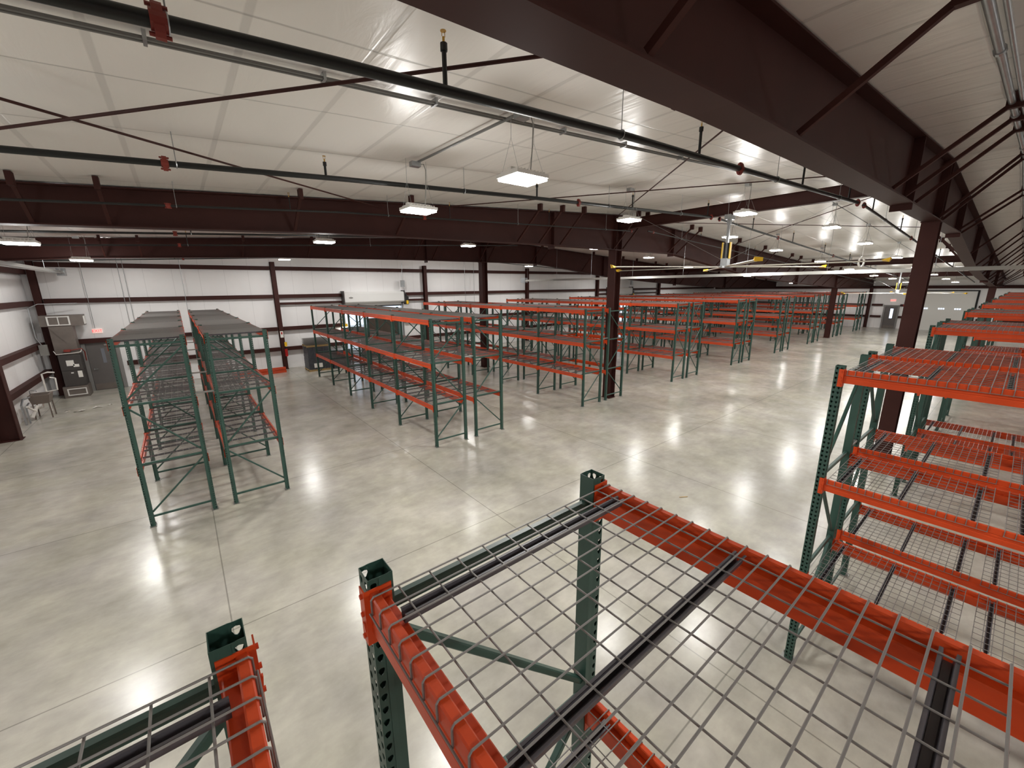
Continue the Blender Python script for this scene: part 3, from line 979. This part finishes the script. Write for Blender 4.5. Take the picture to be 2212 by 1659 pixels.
# ------------------------------------------------------------------ ceiling fans
def fan(x, y, z, ang0, label, drop, R=3.8):
    t = thing('ceiling_fan', label, 'fan', (x, y, z), group='large industrial ceiling fans')
    part('mounting_tube', MB().bar((0, 0, .70), (0, 0, drop), .07, .07), M_['galv'], t)
    part('mounting_bracket', MB().box((-.16, -.09, drop - .14), (.16, .09, drop)).box((-.05, -.05, drop - .28), (.05, .05, drop - .14)), M_['galv'], t)
    part('motor_housing', MB().box((-.10, -.10, .02), (.10, .10, .25)).rod((0, 0, -.03), (0, 0, .03), .17, 16), M_['galv'], t)
    part('motor', MB().rod((0, 0, .25), (0, 0, .70), .085, 12), M_['black'], t, smooth=True)
    for s in (-1, 1):
        part('yellow_bracket', MB().box((-.05, s * .115 - .01, .24), (.05, s * .115 + .01, .72)), M_['yellow'], t)
    for k in range(6):
        a = ang0 + k * PI / 3
        b = obj('fan_blade', None, t)
        bpy.data.objects.remove(b)
        o = [(-.09, .0), (-.05, .018), (.03, .016), (.09, -.014), (.03, .004), (-.05, .004)]
        mb = MB()
        n = len(o)
        vs = [(xx, a_, b_) for xx in (.28, R - .06) for a_, b_ in o]
        mb.add(vs, [(i, (i + 1) % n, n + (i + 1) % n, n + i) for i in range(n)] + [tuple(range(n)), tuple(range(n, 2 * n))[::-1]])
        mb.box((.05, -.03, -.012), (.40, .03, .004))
        b = part('fan_blade', mb, M_['blade'], t, rot=(0, 0, a))
        w_ = MB()
        w_.add([(R - .17, -.07, .02), (R, -.09, .07), (R + .02, .08, .05), (R - .02, .09, -.03), (R - .15, .07, -.015), (R - .02, -.075, -.035)],
               [(0, 1, 2, 3, 4), (0, 4, 3, 5), (1, 5, 3, 2), (0, 5, 1)])
        part('blade_winglet', w_, M_['yellow'], b)
    wires = MB()
    for k in range(4):
        a = .4 + k * PI / 2
        wires.rod((.08 * math.cos(a), .08 * math.sin(a), .2), (2.6 * math.cos(a), 2.6 * math.sin(a), drop + .12), .0035, 4)
    part('guy_wire', wires, M_['galv'], t)
    return t
camdir = math.atan2(-6.05, -13.4)
fan(13.4, 6.05, 5.03, camdir + math.radians(10), 'large six blade ceiling fan with yellow winglets below the ridge beam', 6.54 - 5.03)
fan(41.6, 6.15, 3.74, .25, 'second ceiling fan far away in front of the distant exit sign', 5.44 - 3.74, 3.66)
# white coil of cable hanging
t = thing('cable_coil', 'white coil of cable hanging under a light left of the near column', 'cable', (19.2, 3.95, 5.22))
part('coil', MB().tube([(.12 * math.cos(2 * PI * i / 24), -.10 * math.cos(2 * PI * i / 24) * .5, .16 * math.sin(2 * PI * i / 24)) for i in range(24)], .03, 8, True), M_['pvc'], t, smooth=True)
part('drop_cord', MB().rod((0, 0, .16), (0, 0, roof(19.2) - 5.22), .008, 6), M_['pvc'], t)

# ------------------------------------------------------------------ north wall: doors and fittings
def text_mesh(body, size, m, parent, loc, rot, name='lettering', ext=.002):
    cu = bpy.data.curves.new(name, 'FONT')
    cu.body = body
    cu.size = size
    cu.extrude = ext
    cu.align_x = 'CENTER'
    cu.align_y = 'CENTER'
    tmp = bpy.data.objects.new('tmp', cu)
    COL.objects.link(tmp)
    dg = bpy.context.evaluated_depsgraph_get()
    me = bpy.data.meshes.new_from_object(tmp.evaluated_get(dg))
    bpy.data.objects.remove(tmp)
    me.materials.clear()
    me.materials.append(m)
    return obj(name, me, parent, loc, rot)

YW = Y1
# exit door 1
d1 = struct('door_1', MB().box((-3.56, YW - .09, .01), (-2.60, YW - .045, 2.16)), M_['grey_door'])
struct('door_frame', MB().box((-3.70, YW - .13, 0), (-3.57, YW, 2.28)).box((-2.59, YW - .13, 0), (-2.46, YW, 2.28)).box((-3.57, YW - .13, 2.17), (-2.59, YW, 2.28)), M_['grey_frame'], d1)
struct('kick_plate', MB().box((-3.54, YW - .095, .03), (-2.62, YW - .09, .30)), M_['duct'], d1)
struct('door_lite', MB().box((-3.10, YW - .096, 1.25), (-2.98, YW - .09, 1.92)), M_['glass_dim'], d1)
struct('door_handle', MB().rod((-3.44, YW - .09, 1.0), (-3.44, YW - .15, 1.0), .03, 10).bar((-3.44, YW - .14, 1.0), (-3.32, YW - .14, 1.0), .02, .02), M_['galv'], d1)
struct('door_closer', MB().box((-2.95, YW - .16, 2.05), (-2.68, YW - .09, 2.12)), M_['spacer'], d1)
def exit_sign(loc, rz, label, s=1.0):
    t = thing('exit_sign', label, 'exit sign', loc, rz)
    part('sign_housing', MB().box((-.16 * s, -.045, -.10 * s), (.16 * s, 0, .10 * s)), M_['sign_face'], t)
    text_mesh('EXIT', .17 * s, M_['red_sign'], t, (0, -.048, 0), (PI / 2, 0, 0), 'exit_lettering')
    return t
exit_sign((-3.07, YW, 2.72), 0, 'red and white EXIT sign above the grey door at far left')
t = thing('emergency_light', 'small white emergency light fixed over the far left door', 'light', (-3.0, YW - .13, 2.36))
part('light_housing', MB().box((-.13, -.03, -.035), (.13, .05, .035)), M_['white_metal'], t)
for i, (xa, lab) in enumerate(((-3.10, 'thin conduit dropping to the EXIT sign at far left'), (-1.9, 'left one of two thin conduits on the wall behind the first rack pair'), (-1.72, 'right one of two thin conduits on the wall behind the first rack pair'), (.35, 'thin conduit on the wall above the gap of the first rack pair'), (17.6, 'thin conduit on the wall beyond the third rack pair'), (16.8, 'thin conduit on the wall left of the tube heater end'))):
    zt = roof(xa) - .1
    o = obj('wall_conduit', MB().tube([(xa, YW - .23, zt), (xa, YW - .23, 2.86 if i == 0 else 1.0)], .011, 6).mesh('wall_conduit', M_['galv']))
    tag(o, lab, 'conduit', 'thin wall conduits')

def dock_door(x0, x1, zt, label):
    t = thing('rollup_door', label, 'roll-up door', ((x0 + x1) / 2, YW, 0), group='roll-up dock doors')
    w2 = (x1 - x0) / 2
    hd = MB()
    z0, z1 = 3.60, 4.28
    o = [(-.02, z0), (-.42, z0), (-.50, z0 + .08), (-.50, z1 - .10), (-.40, z1), (-.02, z1)]
    vs = [(s * (w2 + .02), a, b) for s in (-1, 1) for a, b in o]
    n = len(o)
    hd.add(vs, [(i, (i + 1) % n, n + (i + 1) % n, n + i) for i in range(n)] + [tuple(range(n)), tuple(range(n, 2 * n))[::-1]])
    part('coil_hood', hd, M_['hood'], t)
    lg = MB()
    lg.add([(-w2 + .35 + .13 * math.cos(a), -.503, 3.93 + .055 * math.sin(a)) for a in [2 * PI * i / 16 for i in range(16)]] + [(-w2 + .35 + .13 * math.cos(a), -.500, 3.93 + .055 * math.sin(a)) for a in [2 * PI * i / 16 for i in range(16)]],
           [tuple(range(16))] + [(i, (i + 1) % 16, 16 + (i + 1) % 16, 16 + i) for i in range(16)])
    part('oval_badge', lg, M_['spacer'], t)
    for s in (-1, 1):
        part('side_guide', MB().box((s * w2 - (.06 if s < 0 else -.0) - 0, -.12, 0), (s * w2 + (.06 if s > 0 else 0), -.01, z0)), M_['galv'], t)
        part('end_bracket', MB().box((s * (w2 + .06) - .03, -.52, z0 - .06), (s * (w2 + .06) + .03, -.01, z1 + .06)), M_['furnace'], t)
    part('door_curtain', MB().box((-w2 + .02, -.09, zt), (w2 - .02, -.06, z0 + .1)), M_['hood'], t)
    part('bottom_bar', MB().box((-w2 + .02, -.11, zt - .06), (w2 - .02, -.04, zt)), M_['rubber'], t)
    part('operator_motor', MB().box((w2 + .10, -.50, 3.42), (w2 + .34, -.22, 3.95)).rod((w2 + .2, -.36, 3.95), (w2 + .2, -.36, 4.12), .07, 10), M_['black'], t)
    part('operator_cover', MB().box((w2 + .16, -.53, 3.45), (w2 + .30, -.50, 3.68)), M_['yellow'], t)
    part('control_box', MB().box((w2 - .05, -.40, 4.55), (w2 + .17, -.22, 4.98)), M_['galv'], t)
    part('control_cable', MB().tube([(w2 + .06, -.3, 4.98), (w2 + .02, -.3, 5.3), (w2 + .10, -.3, 5.7), (w2 + .10, -.3, 6.1)], .012, 6).rod((w2 + .1, -.3, 4.55), (w2 + .2, -.36, 4.12), .012, 6), M_['galv'], t)
    return t
dock_door(DOCK[0], DOCK[1], 3.40, 'open roll-up dock door with white hood and oval badge, behind second rack pair')
dock_door(DOCK2[0], DOCK2[1], 2.6, 'distant roll-up door with white hood past the third rack pair')
# what shows through the open dock door: daylight apron, parked brown machinery
o = struct('ground', MB().box((0, Y1 + .3, -.22), (46, Y1 + 26, -.02)), M_['asphalt'])
t = thing('dock_shelter', 'dark brown padded dock shelter filling the right part of the open door', 'dock shelter', (10.6, Y1 + .45, 0))
part('curtain', MB().box((-.95, 0, 0), (1.1, .35, 2.55)), M_['brown'], t)
part('side_pad', MB().box((-1.45, -.1, 0), (-1.15, .4, 2.0)), M_['brown'], t)
part('wheel', MB().rod((-.6, -.12, .45), (-.6, .0, .45), .18, 14).rod((.3, -.12, .45), (.3, .0, .45), .18, 14), M_['rubber'], t)
t = thing('dock_lamp', 'lit round yellow dock lamp on an arm by the open door', 'lamp', (7.9, Y1 - .25, 2.25))
part('lamp_arm', MB().bar((-.1, .2, .35), (0, 0, .25), .04, .04).bar((0, 0, .25), (0, 0, .08), .04, .04), M_['yellow'], t)
part('lamp_head', MB().rod((0, 0, -.07), (0, 0, .12), .17, 16), M_['yellow'], t)
part('lamp_lens', MB().rod((0, 0, -.085), (0, 0, -.072), .15, 16), M_['lens'], t)

# fire extinguisher and sign on wall column
cx = 4.35
t = thing('fire_extinguisher', 'red fire extinguisher hung on the brown wall column', 'fire extinguisher', (cx + .10, YW - .42, .75))
part('cylinder', MB().rod((0, 0, 0), (0, 0, .42), .075, 14), M_['red'], t, smooth=True)
part('valve', MB().rod((0, 0, .42), (0, 0, .52), .025, 8).bar((0, -.07, .53), (0, .02, .50), .02, .02), M_['black'], t)
part('inspection_tag', MB().box((-.06, -.10, .58), (.07, -.095, .82)), M_['yellow'], t)
t = thing('wall_sign', 'small white and red sign on the brown wall column', 'sign', (cx, YW - .345, 2.0))
part('sign_plate', MB().box((-.08, -.01, -.18), (.08, 0, .18)), M_['paper'], t)
part('sign_mark', MB().box((-.035, -.014, .0), (.035, -.0105, .13)), M_['red'], t)

# orange beams stacked on the floor beside the column
for i in range(5):
    r_, c_ = divmod(i, 3)
    b = obj('loose_beam', ME_BEAM, None, (2.95, 25.05 + c_ * .17 + (r_ * .08), .175 + r_ * .145 - .04 + 0.0), (0, 0, PI / 2))
    tag(b, 'spare orange beam on the floor by the wall column, %s' % ['front one of bottom layer', 'middle one of bottom layer', 'back one of bottom layer', 'front one of top layer', 'back one of top layer'][i], 'beam', 'spare orange beams on the floor')
for i, x in enumerate((2.1, 3.8)):
    b = obj('timber_block', MB().box((x - .05, 24.95, 0), (x + .05, 25.6, .0)).mesh('t', M_['wood']))
    bpy.data.objects.remove(b)

# pallets of decks
def pallet(x, y, z, label):
    t = thing('wooden_pallet', label, 'pallet', (x, y, z))
    for i in range(3):
        part('stringer', MB().box((-.6, -.5 + i * .48, 0), (.6, -.46 + i * .48, .09)), M_['wood'], t)
    for i in range(7):
        part('deck_board', MB().box((-.6 + i * .185, -.52, .09), (-.49 + i * .185, .52, .108)), M_['wood'], t)
    return t
pallet(5.75, 24.7, 0, 'wooden pallet on the floor under the wrapped stack of decks')
pallet(5.75, 24.7, 1.36, 'wooden pallet on top of the wrapped stack of decks')
t = thing('deck_stack', 'shrink wrapped grey stack of wire decks on the floor pallet', 'stack', (5.75, 24.7, .108))
mb = MB()
for i in range(26):
    j = random.uniform(-.01, .01)
    mb.box((-.58 + j, -.52, i * .048), (.58 + j, .52, i * .048 + .030))
part('wire_decks', mb, M_['wrap'], t)
part('strap', MB().box((-.25, -.531, 0), (-.22, -.5255, 1.25)).box((.22, -.531, 0), (.25, -.5255, 1.25)), M_['channel'], t)
part('packing_slip', MB().box((-.32, -.540, .10), (.12, -.534, .34)), M_['paper'], t)
t = thing('deck_stack', 'loose grey wire decks lying on the upper pallet', 'stack', (5.75, 24.7, 1.47))
mb = MB()
for i in range(7):
    j = random.uniform(-.03, .03)
    for k in range(12):
        mb.box((-.6 + j, -.55 + k * .098, i * .05), (.6 + j, -.542 + k * .098, i * .05 + .008))
    for k in range(20):
        mb.box((-.6 + k * .0625 + j, -.55, i * .05 + .008), (-.594 + k * .0625 + j, .53, i * .05 + .015))
part('wire_decks', mb, M_['wire'], t)
t = thing('deck_stack', 'second dark stack of wrapped decks right of the packing slip stack', 'stack', (7.0, 24.75, 0))
mb = MB()
for i in range(20):
    mb.box((-.5, -.5, .05 + i * .05), (.5, .5, .05 + i * .05 + .034))
mb.box((-.5, -.5, 0), (.5, .5, .05))
part('wire_decks', mb, M_['wrap'], t)

# ------------------------------------------------------------------ heating unit in the corner
t = thing('furnace', 'grey upright heating unit with ducts in the far left corner', 'heating unit', (-3.98, 25.45, 0))
part('cabinet', MB().box((-.33, -.25, .50), (.33, .45, 1.17)).box((-.33, -.25, 1.18), (.33, .45, 1.85)), M_['furnace'], t)
part('return_base', MB().box((-.42, -.30, 0), (.36, .45, .49)), M_['duct'], t)
part('return_grille', MB().box((-.30, -.325, .10), (.30, -.305, .14)).box((-.30, -.325, .36), (.30, -.305, .40)).box((-.30, -.325, .14), (-.26, -.305, .36)).box((.26, -.325, .14), (.30, -.305, .36)), M_['white_metal'], t)
part('duct', MB().box((-.40, -.10, 1.86), (.30, .45, 3.06)).bar((-.40, -.11, 3.02), (.02, -.11, 2.35), .02, .02), M_['duct'], t)
pl = part('plenum', MB().box((-.62, -.12, 3.07), (.68, .50, 3.52)), M_['duct'], t)
part('air_grille', MB().box((-.40, -.15, 3.10), (.28, -.125, 3.14)).box((-.40, -.15, 3.44), (.28, -.125, 3.48)).box((-.40, -.15, 3.14), (-.35, -.125, 3.44)).box((.23, -.15, 3.14), (.28, -.125, 3.44)).box((-.08, -.15, 3.14), (-.05, -.125, 3.44)), M_['white_metal'], pl)
part('side_vent', MB().box((.68, -.05, 3.12), (.72, .30, 3.46)), M_['white_metal'], pl)
part('data_label', MB().box((-.13, -.262, 1.38), (.10, -.252, 1.62)).box((.06, -.262, 1.32), (.24, -.252, 1.44)), M_['paper'], t)
part('data_label', MB().box((.14, -.262, .86), (.28, -.252, 1.14)).box((-.06, -.262, 1.05), (.02, -.252, 1.10)), M_['paper'], t)
part('refrigerant_line', MB().tube([(-.05, -.18, 2.02), (.20, -.18, 2.05), (.42, -.12, 2.08), (.46, .1, 1.9), (.42, .3, 1.5)], .02, 8).box((-.12, -.24, 1.98), (.08, -.12, 2.08)), M_['coupling'], t)
part('condensate_pipe', MB().tube([(-.42, -.2, 2.05), (-.36, -.24, 1.90), (.20, -.24, 1.92), (.38, -.22, 1.95), (.42, -.2, 2.05)], .014, 8), M_['pvc'], t, smooth=True)
t = thing('disconnect_box', 'grey electrical box on the wall left of the heating unit', 'electrical box', (-4.62, 24.9, 2.15))
part('box_cover', MB().box((-.09, -.06, -.22), (.15, .06, .22)), M_['spacer'], t)
part('conduit_run', MB().tube([(0, 0, .22), (-.12, .1, .5), (-.14, .2, 1.7), (.1, .5, 1.85), (1.2, .9, 1.85)], .014, 6), M_['galv'], t)
t = thing('utility_sink', 'grey utility sink on legs by the left side wall', 'sink', (-4.42, 21.9, 0))
bs = MB()
o_ = [(-.27, -.32), (.27, -.32), (.27, .32), (-.27, .32)]
i_ = [(-.22, -.27), (.22, -.27), (.22, .27), (-.22, .27)]
vs = [(a, b, .55) for a, b in [(x * .8, y * .8) for x, y in o_]] + [(a, b, .87) for a, b in o_] + [(a, b, .87) for a, b in i_] + [(a, b, .60) for a, b in [(x * .8, y * .8) for x, y in i_]]
fs = [(3, 2, 1, 0)]
for k in range(4):
    j = (k + 1) % 4
    fs += [(k, j, 4 + j, 4 + k), (4 + k, 4 + j, 8 + j, 8 + k), (8 + k, 8 + j, 12 + j, 12 + k)]
fs.append((12, 13, 14, 15))
part('basin', bs.add(vs, fs), M_['sink'], t)
for a in (-.2, .2):
    for b in (-.25, .25):
        part('leg', MB().bar((a, b, .56), (a * 1.05, b * 1.05, 0), .035, .035), M_['sink'], t)
part('drain_pipe', MB().tube([(0, 0, .55), (0, 0, .38), (-.12, .0, .33), (-.12, -.1, .45), (-.3, -.1, .45)], .025, 8), M_['pvc'], t, smooth=True)
part('faucet', MB().tube([(-.24, 0, .87), (-.24, 0, 1.02), (-.08, 0, 1.02), (-.08, 0, .96)], .014, 8), M_['galv'], t, smooth=True)
t = thing('drain_piping', 'white plastic pipe loop standing behind the utility sink', 'pipe', (-4.45, 22.9, 0))
part('pipe_run', MB().tube([(0, 0, 0), (0, 0, 1.45), (.16, 0, 1.50), (.34, 0, 1.47)], .028, 8).tube([(0, 0, .75), (.30, 0, .80), (.32, 0, 1.25), (.18, 0, 1.30)], .026, 8), M_['pvc'], t, smooth=True)
t = thing('pipe_cluster', 'tangle of grey and white pipes against the wall behind the sink', 'pipe', (-4.72, 21.2, 0))
part('pipe_run', MB().tube([(0, -.3, 0), (0, -.3, .7), (0, .0, .85), (.1, .3, .85)], .03, 8).tube([(.05, -.1, 0), (.05, -.1, .6), (.05, .3, .65)], .025, 8), M_['galv'], t, smooth=True)
part('pipe_run', MB().tube([(.10, -.2, .62), (.10, .05, .5), (.2, .2, .35)], .035, 8).rod((.08, .15, .15), (.25, .25, .55), .05, 10), M_['pvc'], t, smooth=True)
# scraps on the floor
for i, (x, y, s) in enumerate(((-3.9, 22.2, .12), (-3.55, 22.0, .2), (-3.1, 22.3, .22), (-2.75, 22.5, .1))):
    mb = MB()
    pts = [(random.uniform(-s, s), random.uniform(-s * .6, s * .6), random.uniform(.004, .06)) for _ in range(9)]
    cen = (0, 0, .05)
    mb.add([cen] + pts, [(0, k + 1, (k + 1) % 9 + 1) for k in range(9)])
    mb.add([(a, b, max(c - .004, .001)) for a, b, c in [cen] + pts], [(0, (k + 1) % 9 + 1, k + 1) for k in range(9)])
    tag(obj('plastic_scrap', mb.mesh('plastic_scrap', M_['pallet_scrap']), None, (x, y, 0)), ['small crumpled plastic scrap nearest the sink', 'larger crumpled plastic scrap on the floor right of the sink', 'flattened plastic scrap on the floor before the heating unit', 'tiny plastic scrap furthest right of the sink'][i], 'litter', 'plastic scraps on the floor')
b = obj('wood_splinter', MB().bar((0, 0, .008), (.16, -.10, .008), .012, .010).mesh('wood_splinter', M_['wood']), None, (7.9, 4.0, 0))
tag(b, 'small brown splinter lying on the open floor left of the right hand rack', 'litter')

# ------------------------------------------------------------------ east wall
XW = X1
d2 = struct('door_2', MB().box((XW - .09, 8.02, .01), (XW - .045, 8.92, 2.16)), M_['grey_door'])
struct('door_frame', MB().box((XW - .13, 7.88, 0), (XW, 8.01, 2.3)).box((XW - .13, 8.93, 0), (XW, 9.06, 2.3)).box((XW - .13, 8.01, 2.17), (XW, 8.93, 2.3)), M_['grey_frame'], d2)
struct('door_lite', MB().box((XW - .096, 8.30, 1.0), (XW - .09, 8.52, 1.95)), M_['glass'], d2)
struct('kick_plate', MB().box((XW - .095, 8.05, .03), (XW - .09, 8.89, .28)), M_['duct'], d2)
exit_sign((XW - .0, 8.45, 2.76), -PI / 2, 'red EXIT sign over the distant grey door', 1.25)
d3 = struct('door_3', MB().box((XW - .08, 2.95, 0), (XW - .03, 6.85, 3.66)), M_['white_metal'])
for i, yy in enumerate((3.95, 5.0, 6.1)):
    pn = MB()
    for k in range(3):
        pn.box((XW - .086, yy - .2 + k * .15, 2.0), (XW - .081, yy - .09 + k * .15, 2.12))
    struct('door_window', pn, M_['glass'], d3)
struct('door_frame', MB().box((XW - .12, 2.83, 0), (XW, 2.94, 3.76)).box((XW - .12, 6.86, 0), (XW, 6.97, 3.76)).box((XW - .12, 2.94, 3.67), (XW, 6.86, 3.76)), M_['rubber'], d3)
t = thing('fire_alarm_box', 'small red alarm box on the wall right of the distant door', 'alarm', (XW, 7.55, 2.3))
part('box', MB().box((-.26, -.08, -.08), (-.20, .08, .08)), M_['red'], t)
